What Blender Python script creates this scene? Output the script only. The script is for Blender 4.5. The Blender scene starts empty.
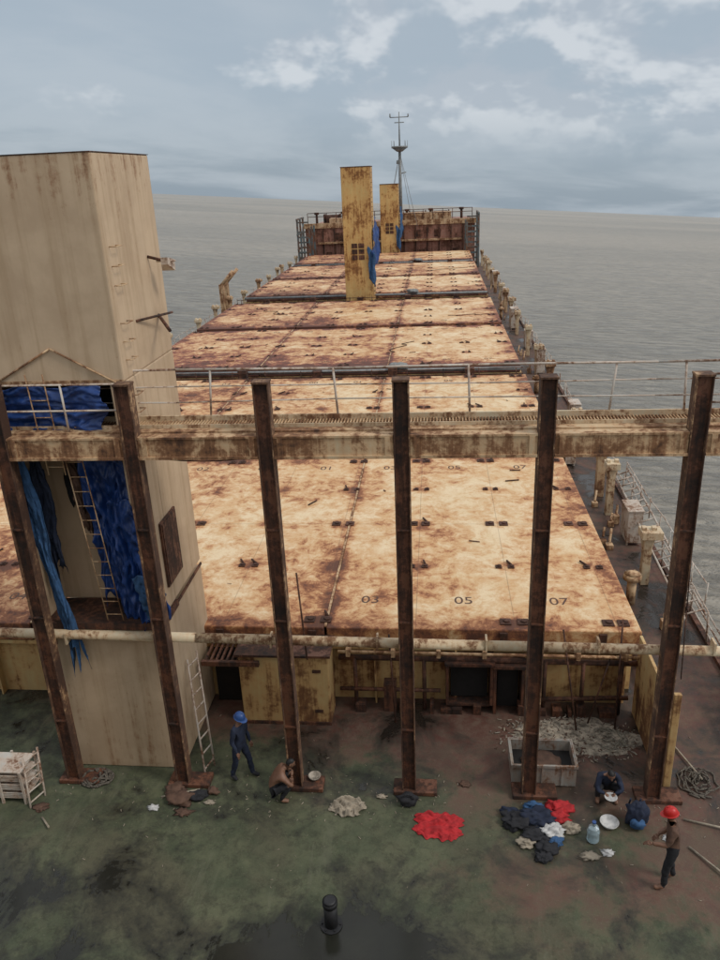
import bpy, bmesh, math, random
from mathutils import Vector, Matrix, noise as mn
random.seed(7)
scene=bpy.context.scene
DZ=-12.5   # main deck level
HZ=-10.3   # hatch cover top level
CX=-6.525  # ship centreline
# ---------------------------------------------------------------- node helpers
def nd(nt,typ,ins=None,**at):
    n=nt.nodes.new(typ)
    for k,v in at.items(): setattr(n,k,v)
    if ins:
        for k,v in ins.items():
            s=n.inputs[k]
            if isinstance(v,bpy.types.NodeSocket): nt.links.new(v,s)
            else: s.default_value=v
    return n
def mth(nt,op,a,b=0.0,c=None,clamp=False):
    d={0:a,1:b}
    if c is not None: d[2]=c
    return nd(nt,'ShaderNodeMath',d,operation=op,use_clamp=clamp).outputs[0]
def c4(c): return c if isinstance(c,bpy.types.NodeSocket) else (c[0],c[1],c[2],1.0)
def mixc(nt,f,a,b,blend='MIX'):
    return nd(nt,'ShaderNodeMix',{0:f,6:c4(a),7:c4(b)},data_type='RGBA',blend_type=blend).outputs[2]
def noi(nt,vec,scale,detail=6,rough=.6,dist=0.0):
    return nd(nt,'ShaderNodeTexNoise',{'Vector':vec,'Scale':scale,'Detail':min(detail,5),'Roughness':rough,'Distortion':dist}).outputs[0]
def smo(nt,v,lo,hi,a=0.0,b=1.0):
    return nd(nt,'ShaderNodeMapRange',{0:v,1:lo,2:hi,3:a,4:b},interpolation_type='SMOOTHSTEP').outputs[0]
def vmap(nt,vec,sc=(1,1,1),loc=(0,0,0)):
    return nd(nt,'ShaderNodeMapping',{'Vector':vec,'Scale':sc,'Location':loc}).outputs[0]
def newmat(name):
    m=bpy.data.materials.new(name); m.use_nodes=True; nt=m.node_tree; nt.nodes.clear()
    o=nt.nodes.new('ShaderNodeOutputMaterial'); b=nt.nodes.new('ShaderNodeBsdfPrincipled')
    nt.links.new(b.outputs[0],o.inputs[0]); return m,nt,b
def setb(nt,b,col,rough,bump=None,bs=.3,bd=.02,metal=0.0):
    for k,v in (('Base Color',c4(col)),('Roughness',rough),('Metallic',metal)):
        if isinstance(v,bpy.types.NodeSocket): nt.links.new(v,b.inputs[k])
        else: b.inputs[k].default_value=v
    if bump is not None:
        n=nd(nt,'ShaderNodeBump',{'Strength':bs,'Distance':bd,'Height':bump}); nt.links.new(n.outputs[0],b.inputs['Normal'])
def coords(nt):
    tc=nd(nt,'ShaderNodeTexCoord'); oi=nd(nt,'ShaderNodeObjectInfo')
    v=nd(nt,'ShaderNodeVectorMath',{0:tc.outputs['Object'],1:oi.outputs['Location']},operation='ADD').outputs[0]
    return tc.outputs['Object'],v,oi
def rusty(name,base,amt=.5,scale=1.0,streak=.5,rust=(.20,.075,.025),dark=(.045,.02,.012),rough=.75,var=.25):
    m,nt,b=newmat(name); o,v,oi=coords(nt)
    n1=noi(nt,v,.7*scale,10,.68,.3); n2=noi(nt,v,5*scale,8,.7)
    st=noi(nt,vmap(nt,v,(5*scale,5*scale,.35*scale)),1.0,6,.65)
    s=mth(nt,'ADD',mth(nt,'MULTIPLY',n1,.5),mth(nt,'MULTIPLY',n2,.22))
    s=mth(nt,'ADD',s,mth(nt,'MULTIPLY',st,.28*streak*2)); s=mth(nt,'ADD',s,(.5-streak)*.28)
    th=.64-amt*.28
    mask=smo(nt,s,th-.03,th+.06); mask2=smo(nt,s,th+.05,th+.14)
    tint=smo(nt,s,th-.14,th+.02)
    dirt=noi(nt,vmap(nt,v,(1,1,.3)),1.3,6,.6)
    bc=mixc(nt,smo(nt,dirt,.3,.7),base,tuple(c*(1-var) for c in base))
    bc=mixc(nt,mth(nt,'MULTIPLY',tint,.45),bc,(base[0]*.75+.05,base[1]*.5,base[2]*.3))
    c=mixc(nt,mth(nt,'MULTIPLY',mask,.9),bc,mixc(nt,n2,rust,tuple(c*.45 for c in rust)))
    c=mixc(nt,mth(nt,'MULTIPLY',mask2,.85),c,dark)
    setb(nt,b,c,smo(nt,mask,0,1,rough-.15,min(rough+.12,.95)),mth(nt,'ADD',n2,mask),.35,.015)
    return m
def plain(name,col,rough=.7,var=.3,sc=6,metal=0.0,bs=.3):
    m,nt,b=newmat(name); o,v,oi=coords(nt)
    n=noi(nt,v,sc,6,.65)
    c=mixc(nt,smo(nt,n,.3,.7),col,tuple(x*(1-var) for x in col))
    setb(nt,b,c,rough,n,bs,.01,metal); return m
# ---------------------------------------------------------------- materials
def towermat():
    m,nt,b=newmat('tower_paint'); o,v,oi=coords(nt)
    sp=nd(nt,'ShaderNodeSeparateXYZ',{0:o}); z=sp.outputs[2]
    n1=noi(nt,v,.8,5,.62,.3); n2=noi(nt,v,6,5,.7); st=noi(nt,vmap(nt,v,(4.5,4.5,.22)),1.0,5,.65); st2=noi(nt,vmap(nt,v,(14,14,.5)),1.0,5,.65)
    topd=mth(nt,'ADD',smo(nt,z,-.9,.6,0,.08),smo(nt,z,-8.6,-12.4,0,.05))
    base=mixc(nt,smo(nt,n1,.35,.65),(.57,.425,.28),(.47,.34,.22))
    base=mixc(nt,mth(nt,'MULTIPLY',smo(nt,st,.42,.68),.55),base,(.38,.26,.15))
    s=mth(nt,'ADD',mth(nt,'ADD',mth(nt,'MULTIPLY',st,.4),mth(nt,'MULTIPLY',n2,.35)),mth(nt,'ADD',mth(nt,'MULTIPLY',st2,.25),topd))
    c=mixc(nt,mth(nt,'MULTIPLY',smo(nt,s,.565,.68),.7),base,(.27,.13,.06))
    c=mixc(nt,mth(nt,'MULTIPLY',smo(nt,s,.65,.72),.8),c,(.10,.045,.022))
    setb(nt,b,c,.7,n2,.2,.01); return m
M_tower=towermat()
M_towerd=rusty('tower_paint_rusty',(.66,.46,.18),.46,1.0,.55,rust=(.30,.12,.035))
M_wall=rusty('coaming_paint',(.56,.41,.19),.42,.9,.6)
M_beam=rusty('beam_paint',(.62,.48,.30),.54,1.5,.5,rust=(.24,.10,.04))
M_pale=rusty('pale_steel_paint',(.64,.55,.38),.42,2.0,.4)
M_rust=rusty('rusted_steel',(.15,.075,.042),.66,1.9,.6,rust=(.068,.03,.017),dark=(.016,.010,.008))
M_edge=rusty('flange_paint',(.50,.37,.22),.80,2.2,.4,rust=(.11,.047,.025))
M_white=rusty('white_rail_paint',(.58,.55,.49),.42,2.5,.3)
M_red=rusty('forecastle_paint',(.36,.20,.15),.48,.8,.5,rust=(.17,.075,.045))
M_teal=rusty('teal_paint',(.10,.17,.19),.5,1.5,.5)
M_hull=rusty('hull_paint',(.10,.12,.16),.5,.3,.7)
M_grey=plain('grey_galvanised',(.27,.275,.265),.6,.45,4)
M_dark=plain('dark_void',(.015,.013,.012),.9)
M_black=plain('black_rubber',(.018,.018,.02),.6)
M_sock=rusty('socket_steel',(.10,.05,.03),.7,3,.2,rust=(.07,.03,.016))
M_txt=rusty('stencil_paint',(.09,.05,.03),.30,6,.2,rust=(.42,.25,.11),dark=(.5,.34,.17))
M_rope=plain('rope',(.30,.27,.21),.9,.4,30)
M_rubble=plain('rubble',(.42,.37,.30),.95,.65,7,0,.6)
def cloth(name,col): return plain(name,col,.85,.45,7,0,.6)
M_blue=plain('blue_tarp',(.014,.055,.22),.42,.5,3,0,.3)
M_bluel=cloth('faded_blue_cloth',(.04,.11,.24))
M_redc=cloth('red_cloth',(.50,.02,.025)); M_navy=cloth('navy_cloth',(.016,.024,.052)); M_blk=cloth('black_cloth',(.02,.02,.024))
M_beige=cloth('beige_cloth',(.38,.32,.24)); M_whc=cloth('white_cloth',(.65,.64,.62)); M_brn=cloth('brown_cloth',(.13,.07,.045))
M_skin=plain('skin',(.20,.10,.06),.55,.15,10,0,.1); M_hair=plain('hair',(.012,.01,.009),.6,.3,40)
M_hred=plain('red_plastic',(.50,.015,.012),.4,.1,3,0,.02); M_hblue=plain('blue_plastic',(.025,.075,.24),.4,.1,3,0,.02)
M_eye=plain('eye',(.02,.015,.012),.2)
def glass():
    m,nt,b=newmat('jug_plastic'); setb(nt,b,(.55,.68,.72),.15); b.inputs['Transmission Weight'].default_value=.6; return m
M_jug=glass()
def hatchmat():
    m,nt,b=newmat('hatch_cover_paint'); o,v,oi=coords(nt)
    sp=nd(nt,'ShaderNodeSeparateXYZ',{0:o}); x,y,z=sp.outputs
    ax=mth(nt,'ABSOLUTE',x); ay=mth(nt,'ABSOLUTE',y)
    oc=nd(nt,'ShaderNodeSeparateColor',{0:oi.outputs['Color']}); am=oc.outputs[0]; rd=oc.outputs[1]
    dY=mth(nt,'SUBTRACT',6.05,ay); dX=mth(nt,'SUBTRACT',11.38,ax)
    ds=mth(nt,'ABSOLUTE',mth(nt,'SUBTRACT',ax,3.8))
    d=mth(nt,'MINIMUM',mth(nt,'MINIMUM',dY,dX),mth(nt,'MULTIPLY',ds,2.4))
    n0=noi(nt,v,.20,5,.62,.5); n1=noi(nt,v,.75,5,.74,.7); n2=noi(nt,v,3.2,5,.78,.5); n3=noi(nt,v,17,4,.78); n5=noi(nt,v,.45,4,.6,.3)
    nst=noi(nt,vmap(nt,v,(.5,2.4,1)),1.0,5,.72,.4)
    dx=mth(nt,'PINGPONG',mth(nt,'ADD',x,1.205),1.205); dy=mth(nt,'PINGPONG',y,1.425)
    d3=mth(nt,'SQRT',mth(nt,'ADD',mth(nt,'MULTIPLY',dx,dx),mth(nt,'MULTIPLY',mth(nt,'MULTIPLY',dy,dy),1.1)))
    mix=mth(nt,'ADD',mth(nt,'MULTIPLY',n1,.44),mth(nt,'ADD',mth(nt,'MULTIPLY',n2,.42),mth(nt,'MULTIPLY',nst,.14)))
    mix=mth(nt,'ADD',mth(nt,'MULTIPLY',mth(nt,'SUBTRACT',mix,.5),1.45),.5)
    big=mth(nt,'MULTIPLY',mth(nt,'SUBTRACT',n0,.5),.6)
    port=smo(nt,x,-8,9,.055,-.03)
    s=mth(nt,'ADD',mth(nt,'ADD',mix,mth(nt,'ADD',big,port)),mth(nt,'MULTIPLY',am,.2))
    e=mth(nt,'MULTIPLY',smo(nt,d,0,.9,1,0),.12); e2=mth(nt,'MULTIPLY',smo(nt,d3,0.05,.6,1,0),.14)
    nr=mth(nt,'MULTIPLY',mth(nt,'MULTIPLY',smo(nt,y,-6,0,1,0),rd),.15)
    s=mth(nt,'ADD',mth(nt,'ADD',s,nr),mth(nt,'ADD',e,e2))
    t0=smo(nt,s,.42,.62); t1=smo(nt,s,.57,.665); t2=smo(nt,s,.655,.72); t3=smo(nt,s,.73,.81)
    base=mixc(nt,smo(nt,n1,.35,.65),(.76,.595,.38),(.67,.49,.275))
    base=mixc(nt,mth(nt,'MULTIPLY',smo(nt,n5,.48,.64),.45),base,(.62,.38,.17))
    base=mixc(nt,mth(nt,'MULTIPLY',smo(nt,n3,.52,.72),.5),base,(.44,.26,.12))
    c=mixc(nt,mth(nt,'MULTIPLY',t0,.74),base,(.56,.285,.105))
    c=mixc(nt,mth(nt,'MULTIPLY',t1,.78),c,(.38,.145,.052))
    rc=mixc(nt,rd,(.21,.075,.036),(.20,.058,.045))
    c=mixc(nt,mth(nt,'MULTIPLY',t2,.85),c,rc)
    c=mixc(nt,mth(nt,'MULTIPLY',t3,.8),c,(.085,.035,.024))
    wl=smo(nt,dx,.0,.022,1,0); wy=smo(nt,ay,.0,.025,1,0)
    c=mixc(nt,mth(nt,'MULTIPLY',mth(nt,'MAXIMUM',wl,wy),mth(nt,'MULTIPLY',n1,.9)),c,(.16,.075,.035))
    setb(nt,b,c,smo(nt,t2,0,1,.6,.85),mth(nt,'ADD',n2,mth(nt,'MULTIPLY',n3,.5)),.45,.02)
    return m
M_hatch=hatchmat()
def deckmat():
    m,nt,b=newmat('deck_paint'); o,v,oi=coords(nt)
    sp=nd(nt,'ShaderNodeSeparateXYZ',{0:o}); x,y,z=sp.outputs
    n0=noi(nt,v,.32,6,.6,.4); n1=noi(nt,v,.95,10,.72,.3); n2=noi(nt,v,4.3,10,.78,.3); n3=noi(nt,v,24,4,.78); n4=noi(nt,vmap(nt,v,(2.2,.5,1)),1.0,5,.7,.4)
    g=mth(nt,'ADD',mth(nt,'MULTIPLY',mth(nt,'SUBTRACT',y,13.0),.10),mth(nt,'MULTIPLY',mth(nt,'SUBTRACT',x,.3),.028))
    g2=smo(nt,y,10.8,12.2,.20,0); g2=mth(nt,'MULTIPLY',g2,smo(nt,x,-2.0,1.0))
    s=mth(nt,'ADD',mth(nt,'ADD',g,g2),mth(nt,'ADD',mth(nt,'MULTIPLY',n1,.6),mth(nt,'MULTIPLY',n0,.5)))
    red=smo(nt,s,.50,.68)
    green=mixc(nt,smo(nt,n1,.33,.68),(.052,.064,.034),(.105,.112,.062))
    green=mixc(nt,mth(nt,'MULTIPLY',smo(nt,n0,.45,.62),.65),green,(.085,.072,.044))
    green=mixc(nt,mth(nt,'MULTIPLY',smo(nt,n2,.44,.70),.6),green,(.034,.034,.022))
    green=mixc(nt,mth(nt,'MULTIPLY',smo(nt,n4,.55,.68),.4),green,(.13,.13,.085))
    redc=mixc(nt,smo(nt,n2,.36,.66),(.115,.05,.036),(.145,.092,.065))
    redc=mixc(nt,mth(nt,'MULTIPLY',smo(nt,n1,.48,.62),.5),redc,(.08,.062,.042))
    c=mixc(nt,red,green,redc)
    c=mixc(nt,mth(nt,'MULTIPLY',smo(nt,n3,.56,.74),.5),c,(.22,.19,.14))
    wn=noi(nt,v,.55,5,.68,.5)
    bot=mth(nt,'MULTIPLY',smo(nt,y,9.1,10.6,.24,0),smo(nt,mth(nt,'ABSOLUTE',mth(nt,'ADD',x,2.0)),1.0,3.2,1,.0))
    fwd=mth(nt,'ADD',smo(nt,y,14.0,15.6,0,.05),mth(nt,'MULTIPLY',smo(nt,x,-4,-7,0,.10),smo(nt,y,11.5,9.5,0,1)))
    ww=mth(nt,'ADD',mth(nt,'ADD',wn,bot),mth(nt,'ADD',fwd,mth(nt,'MULTIPLY',mth(nt,'SUBTRACT',n2,.5),.2)))
    wet=smo(nt,ww,.60,.66); damp=smo(nt,ww,.46,.63)
    c=mixc(nt,mth(nt,'MULTIPLY',damp,.70),c,(.018,.017,.013))
    c=mixc(nt,mth(nt,'MULTIPLY',wet,.7),c,(.010,.010,.009))
    r=mth(nt,'SUBTRACT',smo(nt,n2,.3,.7,.58,.88),mth(nt,'MULTIPLY',damp,.2)); r=nd(nt,'ShaderNodeMix',{0:wet,2:r,3:.2}).outputs[0]
    h=mth(nt,'MULTIPLY',mth(nt,'ADD',n2,mth(nt,'MULTIPLY',n3,.4)),mth(nt,'SUBTRACT',1,mth(nt,'MULTIPLY',wet,.9)))
    setb(nt,b,c,r,h,.45,.018)
    b.inputs['Specular IOR Level'].default_value=.4
    return m
M_deck=deckmat()
def seamat():
    m,nt,b=newmat('sea_water'); tc=nd(nt,'ShaderNodeTexCoord'); v=tc.outputs['Object']
    band=noi(nt,vmap(nt,v,(.0007,.0020,1)),1,4,.5,.5)
    c=mixc(nt,smo(nt,band,.38,.62),(.25,.225,.18),(.39,.335,.26))
    rp=noi(nt,vmap(nt,v,(.22,.62,1)),1,5,.7,.6); sw=noi(nt,vmap(nt,v,(.03,.09,1)),1,5,.62,.4)
    c=mixc(nt,mth(nt,'MULTIPLY',smo(nt,rp,.44,.60),.6),c,(.105,.095,.078))
    c=mixc(nt,mth(nt,'MULTIPLY',smo(nt,sw,.45,.62),.3),c,(.16,.145,.12))
    setb(nt,b,c,.36,mth(nt,'ADD',rp,mth(nt,'MULTIPLY',sw,2.0)),1.0,1.3)
    b.inputs['Specular IOR Level'].default_value=.36
    return m
M_sea=seamat()
# ---------------------------------------------------------------- mesh helpers
def box(bm,x0,x1,y0,y1,z0,z1,mi=0):
    vs=[bm.verts.new((x,y,z)) for z in (z0,z1) for y in (y0,y1) for x in (x0,x1)]
    for f in ((0,2,3,1),(4,5,7,6),(0,1,5,4),(2,6,7,3),(0,4,6,2),(1,3,7,5)):
        bm.faces.new([vs[i] for i in f]).material_index=mi
def cyl(bm,p0,p1,r,r2=None,seg=8,mi=0,cap=True):
    p0=Vector(p0);p1=Vector(p1); r2=r if r2 is None else r2
    d=(p1-p0).normalized(); a=d.orthogonal().normalized(); b=d.cross(a)
    A=[];B=[]
    for i in range(seg):
        t=2*math.pi*i/seg; q=a*math.cos(t)+b*math.sin(t)
        A.append(bm.verts.new(p0+q*r)); B.append(bm.verts.new(p1+q*r2))
    for i in range(seg):
        j=(i+1)%seg; f=bm.faces.new((A[i],A[j],B[j],B[i])); f.material_index=mi; f.smooth=True
    if cap:
        bm.faces.new(A[::-1]).material_index=mi; bm.faces.new(B).material_index=mi
def lump(bm,c,s,seed=0,mi=0,rough=.35,sub=3,freq=1.6,floor=DZ):
    r=bmesh.ops.create_icosphere(bm,subdivisions=sub,radius=1.0)
    for v in r['verts']:
        p=v.co.copy(); n=mn.fractal(p*freq+Vector((seed*7.3,seed*3.1,1.7)),.9,2.1,4)
        rd=mn.noise(p*4+Vector((seed,0,seed*2)))
        k=1+rough*n+rough*.45*abs(rd)
        v.co=Vector((c[0]+p.x*s[0]*k,c[1]+p.y*s[1]*k,max(c[2]+p.z*s[2]*k,floor+.008)))
    fs=set()
    for v in r['verts']: fs.update(v.link_faces)
    for f in fs: f.material_index=mi; f.smooth=True
def group(name):
    e=bpy.data.objects.new(name,None); scene.collection.objects.link(e); return e
def make(name,bm,mats,parent=None,origin=None,bevel=0,recalc=True):
    if recalc: bmesh.ops.recalc_face_normals(bm,faces=bm.faces)
    me=bpy.data.meshes.new(name)
    if origin is not None: bmesh.ops.translate(bm,verts=bm.verts,vec=-Vector(origin))
    bm.to_mesh(me); bm.free()
    for m in (mats if isinstance(mats,(list,tuple)) else [mats]): me.materials.append(m)
    o=bpy.data.objects.new(name,me); scene.collection.objects.link(o)
    if origin is not None: o.location=origin
    if parent: o.parent=parent
    if bevel:
        md=o.modifiers.new('bev','BEVEL'); md.width=bevel; md.segments=2; md.limit_method='ANGLE'
    return o
B=bmesh.new
def sheet(name,fn,nu,nv,mat,parent=None,thick=.006):
    bm=B(); g=[[bm.verts.new(fn(i/nu,j/nv)) for i in range(nu+1)] for j in range(nv+1)]
    for j in range(nv):
        for i in range(nu):
            bm.faces.new((g[j][i],g[j][i+1],g[j+1][i+1],g[j+1][i])).smooth=True
    o=make(name,bm,mat,parent,recalc=False); s=o.modifiers.new('s','SOLIDIFY'); s.thickness=thick; return o
def polyline(bm,pts,r,seg=5,mi=0):
    for a,b_ in zip(pts,pts[1:]): cyl(bm,a,b_,r,seg=seg,mi=mi)
def sag(p0,p1,d,n=10):
    p0=Vector(p0);p1=Vector(p1)
    return [p0.lerp(p1,i/n)-Vector((0,0,d*4*(i/n)*(1-i/n))) for i in range(n+1)]
# ---------------------------------------------------------------- hull and deck
outline=[(7.6,-30),(7.6,108),(6.6,118),(3.6,128),(-1.5,138),(CX,143)]
outline=outline+[(2*CX-x,y) for x,y in outline[-2::-1]]
bm=B(); top=[bm.verts.new((x,y,DZ)) for x,y in outline]
low=[bm.verts.new((CX+(x-CX)*.97,y-(4 if y>115 else 0),-27)) for x,y in outline]
n=len(top)
for i in range(n):
    j=(i+1)%n; bm.faces.new((top[i],top[j],low[j],low[i]))
make('ship_hull',bm,M_hull)
bm=B(); bm.faces.new([bm.verts.new((x,y,DZ)) for x,y in outline])
make('ship_deck',bm,M_deck)
bm=B()
for X in (7.5,2*CX-7.5): box(bm,X-.07,X+.07,-20,112,DZ,DZ+.12)
make('ship_gunwale',bm,M_rust)
# ---------------------------------------------------------------- hatch covers
def textmesh(s,size):
    cu=bpy.data.curves.new('t','FONT'); cu.body=s; cu.size=size; cu.align_x='CENTER'; cu.align_y='CENTER'
    o=bpy.data.objects.new('t',cu); scene.collection.objects.link(o)
    me=bpy.data.meshes.new_from_object(o); bpy.data.objects.remove(o); return me
digits={s:textmesh(s,.5) for s in ('00','01','03','05','07','02','04','06','08')}
hst=[(16.15,.30,0),(29.2,.26,.1),(43.9,.40,.9),(57.0,.36,.6),(73.6,.34,.4),(86.7,.42,.6),(101.0,.42,.7)]
for i,(y0,am,rdn) in enumerate(hst):
    yc=y0+6.05; bm=B()
    for a,b_ in ((-11.375,-3.83),(-3.77,3.77),(3.83,11.375)):
        box(bm,a,b_,-6.05,6.05,-.5,0)
    o=make('hatch_cover',bm,M_hatch,origin=None,bevel=.03); o.location=(CX,yc,HZ); o.color=(am,rdn,0,1)
    bm=B()
    for k in range(-5,5):
        xx=k*2.41+1.205
        if abs(xx)>11.3: continue
        for yy in (-5.7,-2.85,0,2.85,5.7):
            sm=abs(abs(yy)-2.85)<.1
            w=.10 if sm else .155
            if random.random()<(.35 if sm else .12): continue
            for sx in (-1,1):
                jx=random.uniform(-.03,.03)
                box(bm,xx+sx*.19-w+jx,xx+sx*.19+w*.7+jx,yy-w*.9,yy+w*.8,.003,.035)
                cyl(bm,(xx+sx*.19+jx,yy,.03),(xx+sx*.19+jx,yy,.07),w*.5,seg=8)
                if random.random()<.4: cyl(bm,(xx+sx*.19+jx,yy+w,.03),(xx+sx*.19+jx+random.uniform(-.2,.2),yy+w+.2,.05),.03,seg=6)
    for k in range(10):
        xx=-10.5+k*2.33
        for yy in (-6.09,6.09): box(bm,xx-.09,xx+.09,yy-.03,yy+.03,-.45,-.06)
    make('container_sockets',bm,M_sock,parent=o)
    bm=B()
    for yy in ((-4.7,5.0) if i<5 else ()):
        for j,sname in enumerate(('08','06','04','02','00','01','03','05','07')):
            me=digits[sname]; tmp=B(); tmp.from_mesh(me)
            for v in tmp.verts: v.co=Vector((v.co.x+(j-4)*2.41,v.co.y+yy,.004))
            mt=bpy.data.meshes.new('tm'); tmp.to_mesh(mt); tmp.free(); bm.from_mesh(mt)
    make('row_numbers',bm,M_txt,parent=o,recalc=False)
    bm=B()
    for sx in (-3.8,3.8): box(bm,sx-.03,sx+.03,-6.0,6.0,-.02,.012)
    make('seam_strips',bm,M_beam,parent=o)
    bm=B(); box(bm,CX-11.15,CX+11.15,y0+.2,y0+11.9,DZ,HZ-.55)
    box(bm,CX-11.45,CX+11.45,y0+.02,y0+12.08,HZ-.62,HZ-.52)
    for k in range(12):
        xx=CX-11+k*2.0; box(bm,xx-.02,xx+.02,y0-.02,y0+.2,DZ,HZ-.62)
    for k in range(8):
        yy=y0+.8+k*1.5
        for sx in (-1,1):
            a,b_=sorted((CX+sx*11.15,CX+sx*11.42)); box(bm,a,b_,yy-.02,yy+.02,DZ,HZ-.62)
    make('hatch_coaming',bm,M_wall)
bm=B()
for k in range(110):
    x=random.uniform(-16.5,4.5); y=random.uniform(16.6,97); s=random.uniform(.02,.09); a=random.uniform(0,3.1); L_=s*random.uniform(1,6)
    cyl(bm,(x,y,HZ+.02),(x+L_*math.cos(a),y+L_*math.sin(a),HZ+.03),s*.3,seg=5)
for x,y,a,L_ in ((-8,31,.3,3),(-3,47,1.2,4),(1,60,.2,3),(-12,62,2.2,4),(-1,90,.4,5)):
    pts=[(x+L_*t/12*math.cos(a)+.35*math.sin(t*1.1),y+L_*t/12*math.sin(a)+.25*math.cos(t*.9),HZ+.03) for t in range(13)]; polyline(bm,pts,.022)
make('hatch_litter',bm,M_rust)
for yg0,yg1 in ((41.5,43.7),(69.3,73.4),(99.0,100.8)):
    g=group('cross_deck_walkway'); bm=B(); box(bm,CX-11.6,CX+11.6,yg0+.3,yg1-.3,HZ-.75,HZ-.65)
    for k in range(12): cyl(bm,(CX-11+k*2,yg0+.6,HZ-.65),(CX-11+k*2+random.uniform(-.1,.1),yg0+.6,HZ+.22),.025)
    cyl(bm,(CX-11.3,yg0+.6,HZ-.15),(CX+11.3,yg0+.6,HZ-.15),.03); polyline(bm,sag((CX-11.3,yg0+.6,HZ+.22),(CX+11.3,yg0+.6,HZ+.2),.08,12),.03)
    for k in range(5): box(bm,CX-9+k*4.3,CX-8.5+k*4.3,yg0+.9,yg0+1.4,HZ-.65,HZ+.1+.12*(k%2))
    make('walkway_steel',bm,M_rust,g)
    bm=B(); cyl(bm,(CX-11.3,yg1-.7,HZ-.06),(CX+11.3,yg1-.7,HZ-.06),.10,seg=10); lump(bm,(CX+4.5,yg1-.8,HZ+.2),(.5,.25,.22),5,0,.4,floor=HZ-.6)
    make('cross_pipe',bm,M_grey,g)
# ---------------------------------------------------------------- outboard stanchions, lockers, rails
ys=[]
for y0,*_ in hst: ys+= [y0+.5,y0+6.3,y0+11.7]
for X,sg in ((6.6,1),(2*CX-6.6,-1)):
    for k,y in enumerate(ys):
        if k in (5,9,14) : continue
        if k==0 and sg>0: continue
        g=group('container_stanchion'); bm=B(); h=HZ-.05-(.25 if k%3==1 else 0); w=.13 if k%3 else .16
        box(bm,X-w,X+w,y-w,y+w,DZ,h-.25)
        box(bm,X-w-.12,X+w+.12+.14*(k%2),y-.28,y+.28,h-.25,h)
        box(bm,X-.22,X-.08,y-.1,y+.1,h,h+.1); box(bm,X+.08,X+.22,y-.1,y+.1,h,h+.1)
        for s in (-1,1):
            v=[bm.verts.new((X+s*w,y-.02,h-.25)),bm.verts.new((X+s*(w+.11),y-.02,h-.25)),bm.verts.new((X+s*w,y-.02,h-.8)),
               bm.verts.new((X+s*w,y+.02,h-.25)),bm.verts.new((X+s*(w+.11),y+.02,h-.25)),bm.verts.new((X+s*w,y+.02,h-.8))]
            bm.faces.new(v[:3]); bm.faces.new(v[3:]); bm.faces.new((v[1],v[4],v[5],v[2]))
        make('stanchion_post',bm,M_pale if k%3 else M_beam,g,bevel=.015)
for X,y,s,hh in ((6.9,25.6,.5,1.3),(6.0,33.5,.45,1.0),(7.0,38.5,.5,1.4),(6.8,50.5,.55,1.6),(6.9,58.2,.5,1.3),(6.6,66.0,.6,1.7),(6.9,80.2,.5,1.4),(6.9,92,.6,1.7),(-20.0,33,.5,1.3),(-20,52,.5,1.5)):
    g=group('deck_locker_box'); bm=B(); box(bm,X-s/2,X+s/2,y-s,y+s,DZ+.12,DZ+hh); box(bm,X-s/2-.03,X+s/2+.03,y-s-.03,y+s+.03,DZ+hh,DZ+hh+.05)
    for a in (-1,1):
        for c in (-1,1): box(bm,X+a*s*.4-.03,X+a*s*.4+.03,y+c*s*.8-.03,y+c*s*.8+.03,DZ,DZ+.12)
    box(bm,X-s/2-.02,X-s/2-.001,y-.08,y+.08,DZ+hh*.5,DZ+hh*.5+.12)
    make('locker_shell',bm,M_white,g,bevel=.015)
for X,y in ((5.9,21.2),(6.0,45.5),(5.9,70.5),(-19.2,45.5),(-19.2,70.5)):
    g=group('mushroom_vent'); bm=B(); cyl(bm,(X,y,DZ),(X,y,DZ+.9),.14,seg=16); cyl(bm,(X,y,DZ+.85),(X,y,DZ+1.02),.28,.25,seg=16); cyl(bm,(X,y,DZ+1.02),(X,y,DZ+1.1),.25,.08,seg=16)
    make('vent_body',bm,M_beam,g)
for X in (7.45,2*CX-7.45):
    bm=B(); y=10.0; pts=[]
    while y<112:
        if not(24<y<26 or 47<y<50 or (X>0 and y<14)):
            lean=random.uniform(-.16,.16); hh=1.05+random.uniform(-.12,.03)
            cyl(bm,(X,y,DZ+.1),(X+lean,y+lean*.6,DZ+hh),.03,seg=6); pts.append((X+lean,y+lean*.6,hh))
        else: pts.append(None)
        y+=1.5
    for a,b_ in zip(pts,pts[1:]):
        if a and b_:
            for f in (1,.68,.36):
                if random.random()<.1: continue
                cyl(bm,(X+(a[0]-X)*f,a[1],DZ+a[2]*f),(X+(b_[0]-X)*f,b_[1],DZ+b_[2]*f-random.uniform(0,.05)),.022,seg=6)
    make('side_railing',bm,M_white)
bm=B()
for X in (5.3,5.55,2*CX-5.4): cyl(bm,(X,17,DZ+.25),(X,112,DZ+.25),.07)
for k in range(30): box(bm,5.1,5.75,18+k*3.1,18.12+k*3.1,DZ,DZ+.2)
make('deck_pipes',bm,M_rust)
bm=B()
for k in range(44):
    y=random.uniform(17,100); x=random.choice((random.uniform(5.9,7.1),2*CX-random.uniform(5.9,7.1)))
    s=random.uniform(.10,.32); box(bm,x-s/2,x+s/2,y-s/2,y+s/2,DZ,DZ+s*random.uniform(.5,1.8))
    cyl(bm,(x,y,DZ+s),(x+.1,y+.3,DZ+s+random.uniform(.1,.5)),.05)
make('deck_fittings',bm,M_beam,bevel=.02)
bm=B(); Xd=-20.2
for y in (73.6,75.4):
    box(bm,Xd-.2,Xd+.2,y-.2,y+.2,DZ,DZ+3.4); cyl(bm,(Xd,y,DZ+3.3),(Xd+1.2,y+.2,DZ+4.6),.16)
make('boat_davit',bm,M_beam)
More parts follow.
